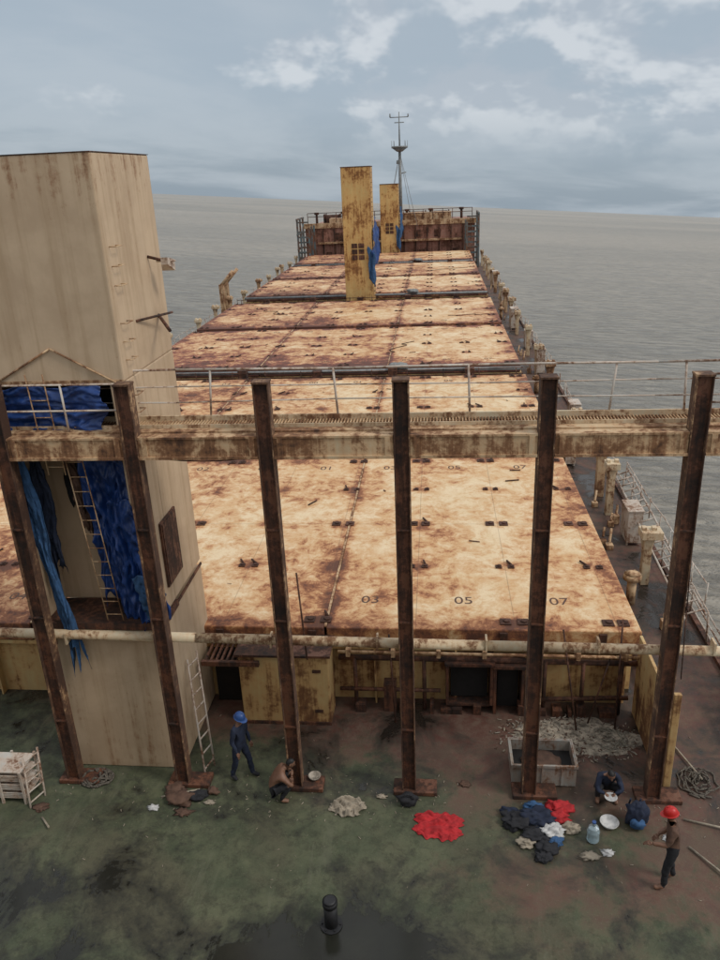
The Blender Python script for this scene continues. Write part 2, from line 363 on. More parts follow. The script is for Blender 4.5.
# ---------------------------------------------------------------- lashing bridge
lb=group('lashing_bridge')
PX=[-10.7,-8.15,-5.62,-3.08,-.6,1.94,4.5]
PY=13.17; PT=-3.37
bm=B(); bm2=B(); bm3=B()
for X in PX:
    w=.145; box(bm,X-w+.022,X+w-.022,PY-.06,PY-.03,DZ+.12,PT)
    for s in (-1,1):
        a,b_=sorted((X+s*w,X+s*(w-.022))); box(bm2,a,b_,PY-.13,PY+.13,DZ+.12,PT+.02)
    box(bm2,X-w-.01,X+w+.01,PY-.14,PY+.14,PT+.02,PT+.06)
    box(bm3,X-.34,X+.6,PY-.17,PY+.25,DZ,DZ+.11)
    for z in (-10.8,-8.2,-6.2): box(bm,X-w+.023,X+w-.023,PY-.12,PY-.061,z-.015,z+.015)
make('post_webs',bm,M_rust,lb); make('post_flanges',bm2,M_edge,lb,bevel=.004)
make('post_plinths',bm3,M_rust,lb,bevel=.02)
bm=B(); X0,X1=-11.2,7.6
box(bm,X0,X1,PY+.14,PY+.17,-4.72,-4.33); box(bm,X0,X1,PY+.14,PY+.34,-4.33,-4.29); box(bm,X0,X1,PY+.14,PY+.34,-4.76,-4.72)
for a,b_ in zip(PX,PX[1:]+[7.75]):
    box(bm,a+.151,b_-.151,PY-.10,PY-.07,-4.70,-4.36); box(bm,a+.151,b_-.151,PY-.12,PY+.13,-4.36,-4.32); box(bm,a+.151,b_-.151,PY-.14,PY+.13,-4.75,-4.70)
    for t in (a+.22,b_-.3):
        box(bm,t,t+.1,PY-.125,PY-.101,-4.70,-4.36)
make('main_beam',bm,M_beam,lb)
bm=B()
box(bm,X0,X1,PY+.92,PY+.97,-4.42,-4.22); box(bm,X0,X1,PY+.345,PY+.36,-4.33,-4.22)
make('walkway_curb',bm,M_pale,lb)
bm=B()
for k in range(int((X1-X0)/.06)): box(bm,X0+k*.06,X0+k*.06+.02,PY+.36,PY+.92,-4.34,-4.31)
for yy in (.42,.56,.70,.84): box(bm,X0,X1,PY+yy,PY+yy+.02,-4.36,-4.341)
make('walkway_grating',bm,M_beam,lb)
bm=B()
for yy,zt in ((PY+.95,-3.32),(PY+.2,-3.38)):
    for z in ((zt,zt-.34,zt-.62) if yy>PY+.9 else (zt,zt-.5)):
        if yy<PY+.9:
            cyl(bm,(4.6,yy,z),(X1,yy,z-.02),.02,seg=8)
            cyl(bm,(-11,yy,z),(-5.8,yy,z),.02,seg=8)
        else:
            xs=[X0,-8,-5,-2,1,4,X1]
            pts=[(x,yy+random.uniform(-.02,.02),z+random.uniform(-.025,.02)) for x in xs]; polyline(bm,pts,.022 if z==zt else .014,8)
    xs=[-9.4,-6.9,-4.35,-1.85,.65,3.2,4.55,5.9,7.5]
    if yy<PY+.9: xs=[-9.4,-8.3,-6.9,4.75,5.9,7.2]
    for x in xs: cyl(bm,(x,yy,-4.3),(x+random.uniform(-.09,.09),yy,zt),.022,seg=8)
make('walkway_rail',bm,M_white,lb)
bm=B()
polyline(bm,[(-11.2,PY+.24,-8.76),(-5,PY+.24,-8.84),(1,PY+.24,-8.92),(7.6,PY+.24,-8.99)],.105,12)
for k in range(9):
    x=-10+k*2.2; box(bm,x-.02,x+.02,PY+.12,PY+.36,-8.99,-8.73)
make('cross_pipe',bm,M_pale,lb)
bm=B()
for X in PX: box(bm,X-.1,X+.1,PY+.131,PY+.24,-9.05,-8.7)
polyline(bm,sag((-5.47,PY+.2,-4.8),(-3.2,PY+.2,-4.8),.1),.012); polyline(bm,sag((-.5,PY+.36,-4.7),(-.5,PY+.36,-9),.0,2),.01)
polyline(bm,sag((4.6,PY-.0,-4.8),(4.75,PY-.1,-9.4),.0,3),.012)
make('gussets_and_wires',bm,M_rust,lb)
# ---------------------------------------------------------------- crane pedestal towers
def ladder(bm,p0,p1,w,side,r=.02,step=.3,mi=0):
    p0=Vector(p0);p1=Vector(p1);side=Vector(side).normalized()*w/2
    cyl(bm,p0-side,p1-side,r,seg=6,mi=mi); cyl(bm,p0+side,p1+side,r,seg=6,mi=mi)
    L=(p1-p0).length; n=int(L/step)
    for i in range(1,n+1):
        q=p0.lerp(p1,(i-.5)/n); cyl(bm,q-side,q+side,r*.8,seg=6,mi=mi)
t1=group('crane_pedestal')
L,R_,Y0,Y1,TT=-8.4,-5.77,13.62,16.5,.56
bm=B()
box(bm,L,R_,Y0,Y1,-3.4,TT)
box(bm,L,R_,Y0+.95,Y1,-8.6,-3.4)
box(bm,R_-.30,R_,Y0,Y0+.95,-8.6,-3.4)
box(bm,L,L+.12,Y0,Y0+.95,-8.6,-3.4)
box(bm,L,R_,Y0,Y1,DZ,-8.75)
make('tower_shell',bm,M_tower,t1,bevel=.03)
bm=B()
box(bm,L-.06,R_+.06,Y0-.1,Y0+.95,-8.75,-8.6); box(bm,L-.01,R_+.01,Y0-.01,Y1+.01,TT-.001,TT+.012)
box(bm,R_+.001,R_+.05,14.2,15.15,-8.1,-6.6); box(bm,R_+.05,R_+.07,14.25,15.1,-8.05,-6.65)
box(bm,R_+.001,R_+.04,13.7,16.45,-8.72,-8.66)
make('rust_trim',bm,M_rust,t1)
bm=B()
box(bm,L+.001,R_-.001,Y0-.012,Y0-.001,-3.46,-3.36)
for k in range(10):
    z=-1.0-k*.34
    if k in (3,7): continue
    for yy in (13.85,14.15): cyl(bm,(R_,yy,z),(R_+.13,yy,z),.010,seg=5)
    cyl(bm,(R_+.13,13.85,z),(R_+.13,14.15,z),.010,seg=5)
ladder(bm,(-7.35,Y0-.16,-5.2),(-7.45,Y0-.14,-3.2),.34,(1,0,0),.013)
ladder(bm,(-6.75,Y0-.05,-8.55),(-7.0,Y0-.1,-4.8),.34,(1,0,0),.013)
cyl(bm,(-8.35,Y0-.03,-3.42),(-7.1,Y0-.03,-2.75),.018); cyl(bm,(-7.1,Y0-.03,-2.75),(-5.9,Y0-.03,-3.42),.018)
make('rungs',bm,M_beam,t1)
bm=B(); ladder(bm,(-5.15,13.55,DZ),(-5.66,14.75,-10.2),.38,(.3,1,0),.024); make('leaning_ladder',bm,M_white,t1)
bm=B()
cyl(bm,(R_,15.7,-1.35),(R_+.35,15.75,-1.45),.03); cyl(bm,(R_,15.9,-2.55),(R_+.55,14.9,-2.7),.035); cyl(bm,(R_,14.6,-2.45),(R_+.3,15.9,-2.5),.025)
make('bracket_arms',bm,M_rust,t1)
bm=B(); fl=Vector((R_+.36,15.7,-1.45))
A=[fl+Vector(p) for p in ((-.07,-.06,.08),(.07,-.06,.08),(.07,-.06,-.06),(-.07,-.06,-.06))]
Bv=[fl+Vector(p) for p in ((-.14,.16,.02),(.14,.16,.02),(.14,.16,-.2),(-.14,.16,-.2))]
a=[bm.verts.new(p) for p in A]; b_=[bm.verts.new(p) for p in Bv]
bm.faces.new(a); bm.faces.new(b_)
for i in range(4): bm.faces.new((a[i],a[(i+1)%4],b_[(i+1)%4],b_[i]))
cyl(bm,fl+Vector((-.2,.05,0)),fl+Vector((.2,.05,0)),.02)
make('floodlight',bm,M_white,t1)
# crumpled sheeting: few broad diagonal creases plus small crumple facets
def fold(x0,x1,zt,zb,y,amp,seed,tw=0.0,nar=0.0,rag=.25):
    def f(u,v):
        w=1-nar*v
        x=x0+(x1-x0)*(.5+(u-.5)*w)+tw*v+.16*mn.noise(Vector((u*1.5,v*3,seed)))+.04*mn.noise(Vector((u*5,v*9,seed)))
        z=zt+(zb-zt)*v*(1+rag*mn.noise(Vector((u*3.3,seed,0)))+rag*.4*mn.noise(Vector((u*11,seed,3)))) - .10*math.sin(u*math.pi*2+seed)**2*(1-v)
        q=Vector((u*2.6+v*1.3,v*3.6-u*1.2,seed))
        r1=1-abs(mn.noise(q))*2; r2=1-abs(mn.noise(q*2.3+Vector((3,1,0))))*2; r3=1-abs(mn.noise(q*5.1))*2
        yy=y-amp*(1.1*r1+.6*r2+.3*r3)-amp*.35*math.sin(u*6+v*2+seed)
        return (x,yy,z)
    return f
sheet('blue_tarp_upper',fold(-8.35,-6.2,-3.40,-4.35,Y0+.02,.10,1,rag=.1),70,34,M_blue,t1)
sheet('blue_tarp_hanging',fold(-7.1,-6.1,-4.6,-8.3,Y0+.42,.17,2,.1,-.1),70,90,M_blue,t1)
sheet('blue_tarp_side',fold(-6.5,-5.95,-5.8,-8.5,Y0+.14,.12,15,.2,-.7),40,60,M_blue,t1)
sheet('blue_tarp_tail',fold(-6.2,-5.6,-7.4,-8.4,Y0-.10,.06,5,.15,.1),24,24,M_bluel,t1)
sheet('faded_cloth',fold(-8.35,-7.95,-4.6,-9.4,Y0-.06,.08,3,.45,.35),30,70,M_bluel,t1)
sheet('faded_cloth_strip',fold(-8.1,-7.8,-4.4,-7.4,Y0+.2,.08,13,.1,.3),20,50,M_navy,t1)
sheet('red_cloth_strip',fold(-7.45,-7.15,-4.6,-6.6,Y0+.4,.08,6,.15,.3),14,30,M_brn,t1)
sheet('recess_dark_sheet',fold(-7.75,-6.1,-3.5,-6.2,Y0+.9,.05,8,rag=.4),30,30,M_blk,t1)  # black backing put in to paint the recess's shade over its rear wall
def tower(name,x0,x1,y0,y1,z0,zt,tarp):
    g=group(name); bm=B(); box(bm,x0,x1,y0,y1,z0,zt); make('tower_shell',bm,M_towerd,g,bevel=.03)
    bm=B(); box(bm,x0-.03,x1+.03,y0-.03,y1+.03,zt,zt+.06)
    h=zt-z0; zc=z0+h*.42
    for k in range(3):
        for j in range(2):
            box(bm,x0+.7+j*.6,x0+1.2+j*.6,y0-.03,y0-.001,zc+k*.5,zc+.4+k*.5)
    box(bm,x0-.04,x1+.04,y0-.06,y0-.002,z0+h*.12,z0+h*.12+.1)
    for k in range(int(h/.4)): box(bm,x1+.001,x1+.1,y0+.6,y0+1.0,z0+.3+k*.4,z0+.33+k*.4)
    make('fittings',bm,M_rust,g)
    if tarp:
        def tf(u,v):
            k=mn.noise(Vector((u*3,v*4,x0)))
            return (x1+.1+(.15+.35*v)*u+.25*k,y0-.1+u*1.8+.3*k,zc+2.4-v*(3.0+1.6*mn.noise(Vector((u*4,0,x0))))+u*1.2+.12*math.sin(u*17+v*4))
        sheet('blue_tarp',tf,40,40,M_blue if y0<100 else M_bluel,g)
        sheet('cloth',lambda u,v:(x1-.35+.6*u+.2*mn.noise(Vector((u*4,v*4,2))),y0-.14-.1*math.sin(u*9+v*3),zc+1.2-v*2.8-u*.8),22,22,M_bluel,g)
tower('crane_pedestal',-7.97,-5.46,70.6,73.4,DZ,.68,True)
tower('crane_pedestal',-7.5,-4.95,113.6,116.2,DZ,-1.3,True)
# ---------------------------------------------------------------- deck locker and coaming openings
g=group('deck_locker'); bm=B(); box(bm,-4.74,-2.56,15.26,16.1,DZ,-10.55)
make('locker_body',bm,M_wall,g,bevel=.03)
bm=B(); box(bm,-4.8,-2.5,15.2,16.12,-10.549,-10.49); box(bm,-3.66,-3.64,15.245,15.258,DZ+.1,-10.6); box(bm,-4.74,-2.56,15.22,15.258,DZ,DZ+.08)
for z in (-12.1,-10.95): box(bm,-2.95,-2.75,15.235,15.258,z-.04,z+.04)
make('locker_trim',bm,M_rust,g)
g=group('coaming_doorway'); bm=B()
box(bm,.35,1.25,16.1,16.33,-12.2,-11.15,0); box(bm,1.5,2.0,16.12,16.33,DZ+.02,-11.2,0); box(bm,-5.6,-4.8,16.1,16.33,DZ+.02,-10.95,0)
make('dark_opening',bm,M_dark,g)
bm=B()
for x0,x1,z0,z1 in ((.3,1.3,-12.25,-11.1),(1.45,2.05,DZ,-11.15)):
    box(bm,x0-.07,x0,15.8,16.34,z0,z1); box(bm,x1,x1+.07,15.8,16.34,z0,z1); box(bm,x0-.1,x1+.1,15.75,16.34,z1,z1+.07)
    box(bm,x0,x1,15.85,16.33,z0-.06,z0)
for k in range(10): box(bm,-5.55+k*.13,-5.50+k*.13,15.2,16.1,-10.72,-10.66)
box(bm,-5.6,-4.2,15.1,15.2,-10.75,-10.63)
make('frames',bm,M_rust,g)
bm=B()
cyl(bm,(-2.4,15.95,-11.0),(4.9,15.95,-11.05),.07); cyl(bm,(-2.4,15.9,-11.9),(.1,15.9,-11.9),.05); cyl(bm,(2.4,15.9,-12.1),(4.6,15.9,-12.0),.06)
for x in (-2.0,-.3,2.6,3.5,4.4): cyl(bm,(x,15.92,DZ),(x,15.92,-11.0),.05)
for x in (-1.3,2.2): box(bm,x,x+.3,15.8,16.1,DZ,-11.7)
for p,q in (((-3.0,15.0,-10.45),(-3.3,16.0,-8.7)),((3.3,15.2,DZ),(3.0,16.05,-10.2)),((4.2,15.3,DZ),(4.35,16.05,-9.9)),((-1.0,15.4,DZ),(-1.15,16.05,-10.4)),((3.6,15.5,DZ),(4.1,15.9,-10.9))): cyl(bm,p,q,.022)
for k in range(16):
    x=random.uniform(-2.3,4.5); box(bm,x,x+random.uniform(.05,.3),15.75,16.05,DZ,DZ+random.uniform(.05,.35))
make('coaming_pipes',bm,M_rust)
bm=B(); cyl(bm,(-2.4,15.85,-10.78),(4.9,15.85,-10.82),.04)
for k in range(7): box(bm,-2.2+k*1.1,-2.1+k*1.1,15.8,16.14,-10.9,-10.7)
make('coaming_conduit',bm,M_beam)
bm=B()
box(bm,4.75,4.82,13.6,16.0,DZ,-10.3); box(bm,4.83,4.98,13.5,13.6,DZ,-10.1)
make('side_screen_plate',bm,M_wall,bevel=.01)
g=group('gangway_ladder'); bm=B()
ladder(bm,(7.1,14.6,-12.2),(7.9,18.2,-11.2),.7,(1,-.2,0),.04,.35)
ladder(bm,(7.1,14.6,-11.4),(7.9,18.2,-10.5),.02,(1,-.2,0),.03,.9)
for k in range(6):
    t=k/5; cyl(bm,(7.45+.8*t,14.5+3.6*t,-12.2+t),(7.45+.8*t,14.5+3.6*t,-11.3+t),.03)
make('gangway_frame',bm,M_white,g)
bm=B()
for k in range(9):
    t=k/8; box(bm,6.8+.8*t,7.4+.8*t,14.6+3.5*t,14.8+3.5*t,-12.24+t,-12.2+t)
make('gangway_steps',bm,M_grey,g)
g=group('gangway_ladder'); bm=B()
ladder(bm,(7.15,19.2,-11.75),(7.35,29.5,-11.35),.55,(1,0,.35),.035,.5)
for k in range(9):
    y=19.5+k*1.2; cyl(bm,(7.45,y,-11.6),(7.5,y+.2+random.uniform(-.2,.2),-10.95+random.uniform(-.1,.1)),.022)
polyline(bm,[(7.5,19.7,-10.95),(7.62,21.8,-11.15),(7.5,24,-10.9),(7.55,26.4,-11.1),(7.5,29.3,-10.9)],.022)
make('gangway_frame',bm,M_white,g)
# ---------------------------------------------------------------- forecastle and foremast
fo=group('forecastle')
bm=B(); box(bm,CX-12.4,CX+12.4,118.2,136,DZ,-7.0)
make('forecastle_block',bm,M_red,fo)
bm=B(); box(bm,CX-10.5,CX+10.5,117.6,118.15,-9.2,-8.95); box(bm,CX-12.6,CX+12.6,118.0,118.3,-6.998,-6.3)
box(bm,CX+1,CX+9,119.5,122,-6.99,-5.4); box(bm,CX-9,CX-5,120,122,-6.99,-5.8)
make('breakwater',bm,M_beam,fo)
bm=B()
for k in range(14): box(bm,CX-11.6+k*1.7,CX-11.4+k*1.7,117.9,118.15,DZ,-7.1)
for x,w in ((-9.4,.8),(-4.6,.8),(4.3,.8),(9.2,.8)): box(bm,CX+x,CX+x+w,118.1,118.19,DZ+.2,DZ+2.1)
for k in range(6): box(bm,CX-8+k*2.9,CX-7.1+k*2.9,118.1,118.19,-8.7,-7.7)
make('bulkhead_doors',bm,M_rust,fo)
bm=B()
for k in range(18): cyl(bm,(CX-12+k*1.41,118.5,-6.3),(CX-12+k*1.41,118.5,-4.9),.05)
for z in (-4.9,-5.4): cyl(bm,(CX-12,118.5,z),(CX+12,118.5,z),.045)
for x in (-9,-5.5,4,7.5):
    cyl(bm,(CX+x-1,124,-6.2),(CX+x+1,124,-6.2),.8,seg=16); box(bm,CX+x-1.3,CX+x-1.1,123.2,124.8,-7,-5.3); box(bm,CX+x+1.1,CX+x+1.3,123.2,124.8,-7,-5.3)
for x in (-11,-7,2.5,6,10.5): cyl(bm,(CX+x,121,-7),(CX+x,121,-5.0),.18,seg=10); cyl(bm,(CX+x,121,-5.2),(CX+x,121,-4.9),.35,seg=10)
make('rail_and_winches',bm,M_rust,fo)
bm=B()
for sx in (-1,1):
    for yy in (112.5,115,117.5):
        X=CX+sx*12.6; box(bm,X-.12,X+.12,yy-.12,yy+.12,DZ,-5.4)
        box(bm,X-sx*1.6-.12,X-sx*1.6+.12,yy-.12,yy+.12,DZ,-6.5)
    for z in (-5.5,-7.5,-9.5):
        X=CX+sx*12.6; box(bm,X-.1,X+.1,112,118.2,z,z+.2)
        a,b_=sorted((X,X-sx*1.6)); box(bm,a,b_,112.4,112.6,z-.4,z-.2)
    cyl(bm,(CX+sx*12.6,112.4,DZ),(CX+sx*12.6,118,-5.6),.09)
    for k in range(8):
        a,b_=sorted((CX+sx*12.5,CX+sx*11.0)); box(bm,a,b_,112.6,112.66,DZ+.4+k*.7,DZ+.62+k*.7)
make('corner_frames',bm,M_teal,fo)
bm=B()
box(bm,CX-12,CX-8.5,114,117.4,DZ,DZ+1.6); box(bm,CX+3,CX+9,115,117.5,DZ,DZ+1.5)
make('red_bins',bm,M_red,fo)
g=group('foremast'); bm=B(); mx=-5.0; my=123
cyl(bm,(mx,my,-7),(mx,my,3.7),.28,.2,seg=12); cyl(bm,(mx,my,3.7),(mx,my,8.3),.12,.06,seg=8)
cyl(bm,(mx,my,3.5),(mx,my,3.75),1.2,1.2,seg=16); cyl(bm,(mx,my,3.0),(mx,my,3.5),.4,1.1,seg=16)
for z,w in ((7.6,1.3),(6.9,.7)): cyl(bm,(mx-w,my,z),(mx+w,my,z),.06)
cyl(bm,(mx-1.3,my,7.6),(mx-1.3,my,8.1),.09); cyl(bm,(mx+1.3,my,7.6),(mx+1.3,my,8.0),.09)
cyl(bm,(mx,my,0),(mx+.9,my,0.2),.08); cyl(bm,(mx-.5,my,1.6),(mx-.2,my,1.6),.25)
for k in range(8):
    t=2*math.pi*k/8; cyl(bm,(mx+1.15*math.cos(t),my+1.15*math.sin(t),3.75),(mx+1.15*math.cos(t),my+1.15*math.sin(t),4.5),.03,seg=5)
for x,y in ((mx-1.8,119.5),(mx+1.8,119.5),(mx-2.4,127),(mx+2.6,116)): cyl(bm,(mx,my,2.9),(x,y,-7),.035,seg=5)
make('mast_structure',bm,M_grey,g)
# ---------------------------------------------------------------- superstructure below/behind the viewpoint
g=group('accommodation_block'); bm=B(); box(bm,CX-12,CX+12,-14,-.6,DZ,-1.9); make('house_walls',bm,M_tower,g)
bm=B()
for z in (-10.9,-8.1,-5.3):
    for k in range(9): box(bm,CX-10+k*2.4,CX-9.2+k*2.4,-.6,-.57,z,z+.9)
make('windows',bm,M_dark,g)
# ---------------------------------------------------------------- clutter on deck
g=group('metal_tub'); bm=B(); x0,x1,y0,y1,zt=1.62,2.98,13.42,14.25,-11.93; t=.03
for a in ((x0,x1,y0,y0+t),(x0,x1,y1-t,y1),(x0,x0+t,y0+t,y1-t),(x1-t,x1,y0+t,y1-t)): box(bm,*a,DZ+.03,zt)
box(bm,x0+t,x1-t,y0+t,y1-t,DZ+.03,DZ+.3,1)
for a in ((x0-.03,x1+.03,y0-.03,y0),(x0-.03,x1+.03,y1,y1+.03),(x0-.03,x0,y0,y1),(x1,x1+.03,y0,y1)): box(bm,*a,zt-.05,zt+.01)
for k in range(3): box(bm,x0+.2+k*.42,x0+.26+k*.42,y0-.02,y0-.001,DZ+.05,zt-.051)
make('tub_shell',bm,[rusty('tub_paint',(.33,.33,.30),.42,2.5,.5),M_dark],g)
bm=B(); lump(bm,(2.3,13.85,DZ+.3),(.45,.3,.1),3); make('tub_contents',bm,M_brn,g)
g=group('rubble_pile'); bm=B(); NR=90
def rub(u,v):
    th=u*2*math.pi; rr=v*(1+.30*mn.noise(Vector((math.cos(th)*1.6,math.sin(th)*1.6,4)))+.12*mn.noise(Vector((math.cos(th)*6,math.sin(th)*6,2))))
    x=3.15+1.45*rr*math.cos(th); y=15.05+.72*rr*math.sin(th)
    q=Vector((x*3,y*3,1)); z=(1-v**3)*(.02+.05*abs(mn.noise(q))+.05*abs(mn.noise(q*3.3))+.03*abs(mn.noise(q*8)))
    return (x,y,DZ+.003+z-(.02 if v>.99 else 0))
gr=[[bm.verts.new(rub(i/NR,(j+.02)/34)) for i in range(NR)] for j in range(35)]
for j in range(34):
    for i in range(NR): bm.faces.new((gr[j][i],gr[j][(i+1)%NR],gr[j+1][(i+1)%NR],gr[j+1][i]))
bm.faces.new(gr[0])
make('spoil',bm,plain('lime_spoil',(.46,.39,.30),.95,.80,4.5,0,.8),g)
bm=B()
for k in range(1100):
    r=random.random()**.6; th=random.uniform(0,6.28); x=3.1+1.7*r*math.cos(th)+random.gauss(0,.15); y=15.0+.8*r*math.sin(th)+random.gauss(0,.1)
    if (x<3.1 and y<14.4) or y>16.05 or x>4.7: continue
    s=random.uniform(.006,.032); h=random.uniform(.01,.07)*(1.4-r)
    M=Matrix.Translation((x,y,DZ+h))@Matrix.Rotation(random.uniform(0,3),4,'Z')@Matrix.Rotation(random.uniform(-.6,.6),4,'X')
    r_=bmesh.ops.create_cube(bm,size=1,matrix=M@Matrix.Diagonal((s*random.uniform(.7,5),s,s*.5,1)))
    fs=set(f for v in r_['verts'] for f in v.link_faces)
    mi=random.choice((0,0,1,2,2))
    for f in fs: f.material_index=mi
make('fragments',bm,[M_rubble,M_beige,M_brn],g)
def ropes(name,c,rx,ry,n,mat,rad=.018,hz=.16):
    bm=B()
    for i in range(n):
        p=None; a=random.uniform(0,6); rr=random.uniform(.3,1)
        for k in range(26):
            a+=random.uniform(.2,.5)*(1 if random.random()>.12 else -2); rr=min(1,max(.1,rr+random.uniform(-.2,.2)))
            q=Vector((c[0]+rx*rr*math.cos(a),c[1]+ry*rr*math.sin(a),DZ+rad+random.random()*hz*(1.1-rr)))
            if p is not None: cyl(bm,p,q,rad,seg=5)
            p=q
    return make(name,bm,mat)
M_rope2=plain('weathered_rope',(.14,.12,.095),.95,.5,30)
ropes('rope_pile',(5.6,13.7),.45,.5,5,M_rope2)
ropes('rope_pile',(6.0,12.2),.35,.6,3,M_rope2,.015)
ropes('rope_pile',(-7.7,13.2),.4,.3,5,M_rope2,.022,.25)
ropes('rope_pile',(3.9,15.0),.6,.5,4,M_rope,.012)
bm=B()
for a,b_ in (((4.9,11.9),(5.5,11.0)),((5.0,12.6),(5.9,12.3)),((-6.0,12.7),(-5.2,12.9)),((5.3,15.2),(5.7,13.7)),((-8.4,12.0),(-8.1,11.7))):
    cyl(bm,(a[0],a[1],DZ+.03),(b_[0],b_[1],DZ+.08),.022,seg=6)
for k in range(300):
    x=random.uniform(-9,6.5); y=random.uniform(10.5,15.5) if k%3==0 else random.gauss(12.9,.4); s=random.uniform(.005,.018); a=random.uniform(0,3)
    cyl(bm,(x,y,DZ+s*.5),(x+s*4*math.cos(a),y+s*4*math.sin(a),DZ+s*.6),s*.5,seg=5)
make('deck_litter',bm,M_beige)
bm=B()
for x,y,s,mi in ((-6.1,12.4,.07,0),(-4.9,12.6,.06,1),(-1.2,12.95,.06,1),(2.95,11.6,.10,1),(3.3,11.7,.07,0),(-5.4,12.3,.10,2),(.6,13.4,.07,2),(4.6,12.1,.08,0),(-8.6,12.3,.10,2)):
    lump(bm,(x,y,DZ+.015),(s*1.5,s,.03),x*3,mi,.9,3,2.5)
make('rag_scraps',bm,[M_whc,M_beige,M_brn])
bm=B()
for k,(x,y,s) in enumerate(((-5.55,12.65,.2),(-5.2,12.75,.14),(-4.9,12.9,.1),(-5.75,12.9,.16))): lump(bm,(x,y,DZ+.06),(s*1.3,s,s*.6),k,(0,1,0)[k%3],.6)
make('scrap_heap',bm,[M_brn,M_blk])
g=group('white_crate_shelf'); bm=B()
cxx,cyy=-9.45,12.75
for k in range(4):
    z=DZ+.1+k*.23; box(bm,cxx-.55,cxx+.5,cyy-.32,cyy+.3,z,z+.025)
    if k<3:
        for j in range(4): box(bm,cxx-.55,cxx+.5,cyy-.345,cyy-.321,z+.04*j+.03,z+.04*j+.05)
for sx in (-.55,-.02,.5):
    for sy in (-.37,.3): box(bm,cxx+sx-.025,cxx+sx+.025,cyy+sy-.02,cyy+sy+.02,DZ,DZ+.86)
make('crate_frame',bm,M_white,g)
bm=B(); ladder(bm,(-8.72,12.45,DZ),(-8.95,12.9,DZ+.95),.4,(.4,1,0),.025,.2); make('step_rails',bm,M_white,g)
g=group('sounding_pipe'); bm=B(); p=(-1.9,9.84)
cyl(bm,(p[0],p[1],DZ),(p[0],p[1],DZ+.5),.12,seg=20); cyl(bm,(p[0],p[1],DZ+.5),(p[0],p[1],DZ+.6),.135,.135,seg=20); cyl(bm,(p[0],p[1],DZ+.6),(p[0],p[1],DZ+.63),.135,.09,seg=20)
cyl(bm,(p[0],p[1],DZ),(p[0],p[1],DZ+.03),.2,seg=20)
for k in range(6):
    t=k*1.047; cyl(bm,(p[0]+.165*math.cos(t),p[1]+.165*math.sin(t),DZ+.03),(p[0]+.165*math.cos(t),p[1]+.165*math.sin(t),DZ+.055),.018,seg=6)
make('pipe_body',bm,M_black,g)
def flatcloth(name,c,w,h,mat,seed,rot=0.0,ht=.10):
    def f(u,v):
        x=(u-.5)*w*(1+.5*mn.noise(Vector((v*3,seed,1)))+.2*mn.noise(Vector((v*9,seed,1)))); y=(v-.5)*h*(1+.6*mn.noise(Vector((u*3,seed,2)))+.2*mn.noise(Vector((u*9,seed,4))))
        k=1-.25*(abs(2*u-1)*abs(2*v-1))**1.5; x*=k; y*=k
        z=abs(mn.noise(Vector((u*3,v*5,seed))))*ht*1.5+abs(mn.noise(Vector((u*8,v*6,seed))))*ht*.5
        z*=min(1,6*min(u,1-u)+.2)*min(1,6*min(v,1-v)+.2)
        return (c[0]+x*math.cos(rot)-y*math.sin(rot),c[1]+x*math.sin(rot)+y*math.cos(rot),DZ+.012+z)
    return sheet(name,f,60,44,mat,None,.004)
flatcloth('red_cloth',(.02,12.2),1.05,.78,M_redc,3,-.1,.12)
flatcloth('beige_sack',(-1.9,12.6),.75,.55,M_beige,9,.1,.15)
g=group('clothes_pile'); bm=B()
for k,(x,y,sx,sy,sz,mi) in enumerate(((1.65,12.35,.3,.2,.12,0),(2.05,12.45,.33,.22,.16,1),(2.3,12.1,.2,.16,.12,2),(1.95,12.0,.24,.16,.1,0),(2.45,12.5,.22,.16,.12,3),(2.15,11.7,.2,.16,.08,0),(1.75,11.85,.16,.12,.07,4),(2.7,12.25,.16,.12,.08,4),(2.55,12.75,.25,.16,.12,3),(2.05,11.5,.14,.12,.07,0),(1.5,12.6,.18,.12,.09,1),(2.35,11.9,.12,.1,.07,5),(2.0,12.75,.2,.12,.1,5))):
    lump(bm,(x,y,DZ+sz*.5),(sx,sy,sz),k+2,mi,.6,4,1.9)
make('garments',bm,[M_blk,M_navy,M_whc,M_redc,M_beige,M_bluel],g)
g=group('work_bag'); bm=B(); lump(bm,(-.62,12.78,DZ+.12),(.19,.14,.13),4,0,.5)
for k in range(9):
    t=math.pi*k/9; t2=math.pi*(k+1)/9
    cyl(bm,(-.62+.13*math.cos(t),12.7,DZ+.2+.12*math.sin(t)),(-.62+.13*math.cos(t2),12.7,DZ+.2+.12*math.sin(t2)),.014,seg=5)
make('bag_body',bm,M_blk,g)
g=group('backpack'); bm=B(); lump(bm,(4.02,12.45,DZ+.27),(.21,.17,.29),11,0,.35,4,1.8); lump(bm,(4.0,12.28,DZ+.17),(.14,.08,.12),12,1,.4)
for s in (-.1,.1):
    cyl(bm,(4.02+s,12.62,DZ+.5),(4.02+s,12.7,DZ+.3),.02,seg=6); cyl(bm,(4.02+s,12.7,DZ+.3),(4.02+s,12.62,DZ+.08),.02,seg=6)
make('pack_body',bm,[M_navy,M_bluel],g)
def bowl(name,c,r,mat,h=.1):
    bm=B(); prof=[(.5,0),(.75,.15),(.95,.7),(1,1),(.94,1),(.7,.25),(0.001,.18)]
    rings=[[bm.verts.new((c[0]+r*a*math.cos(t*math.pi/12),c[1]+r*a*math.sin(t*math.pi/12),c[2]+h*z)) for t in range(24)] for a,z in prof]
    for A,B_ in zip(rings,rings[1:]):
        for i in range(24): bm.faces.new((A[i],A[(i+1)%24],B_[(i+1)%24],B_[i])).smooth=True
    bm.faces.new(rings[0][::-1]); bm.faces.new(rings[-1])
    return make(name,bm,mat)
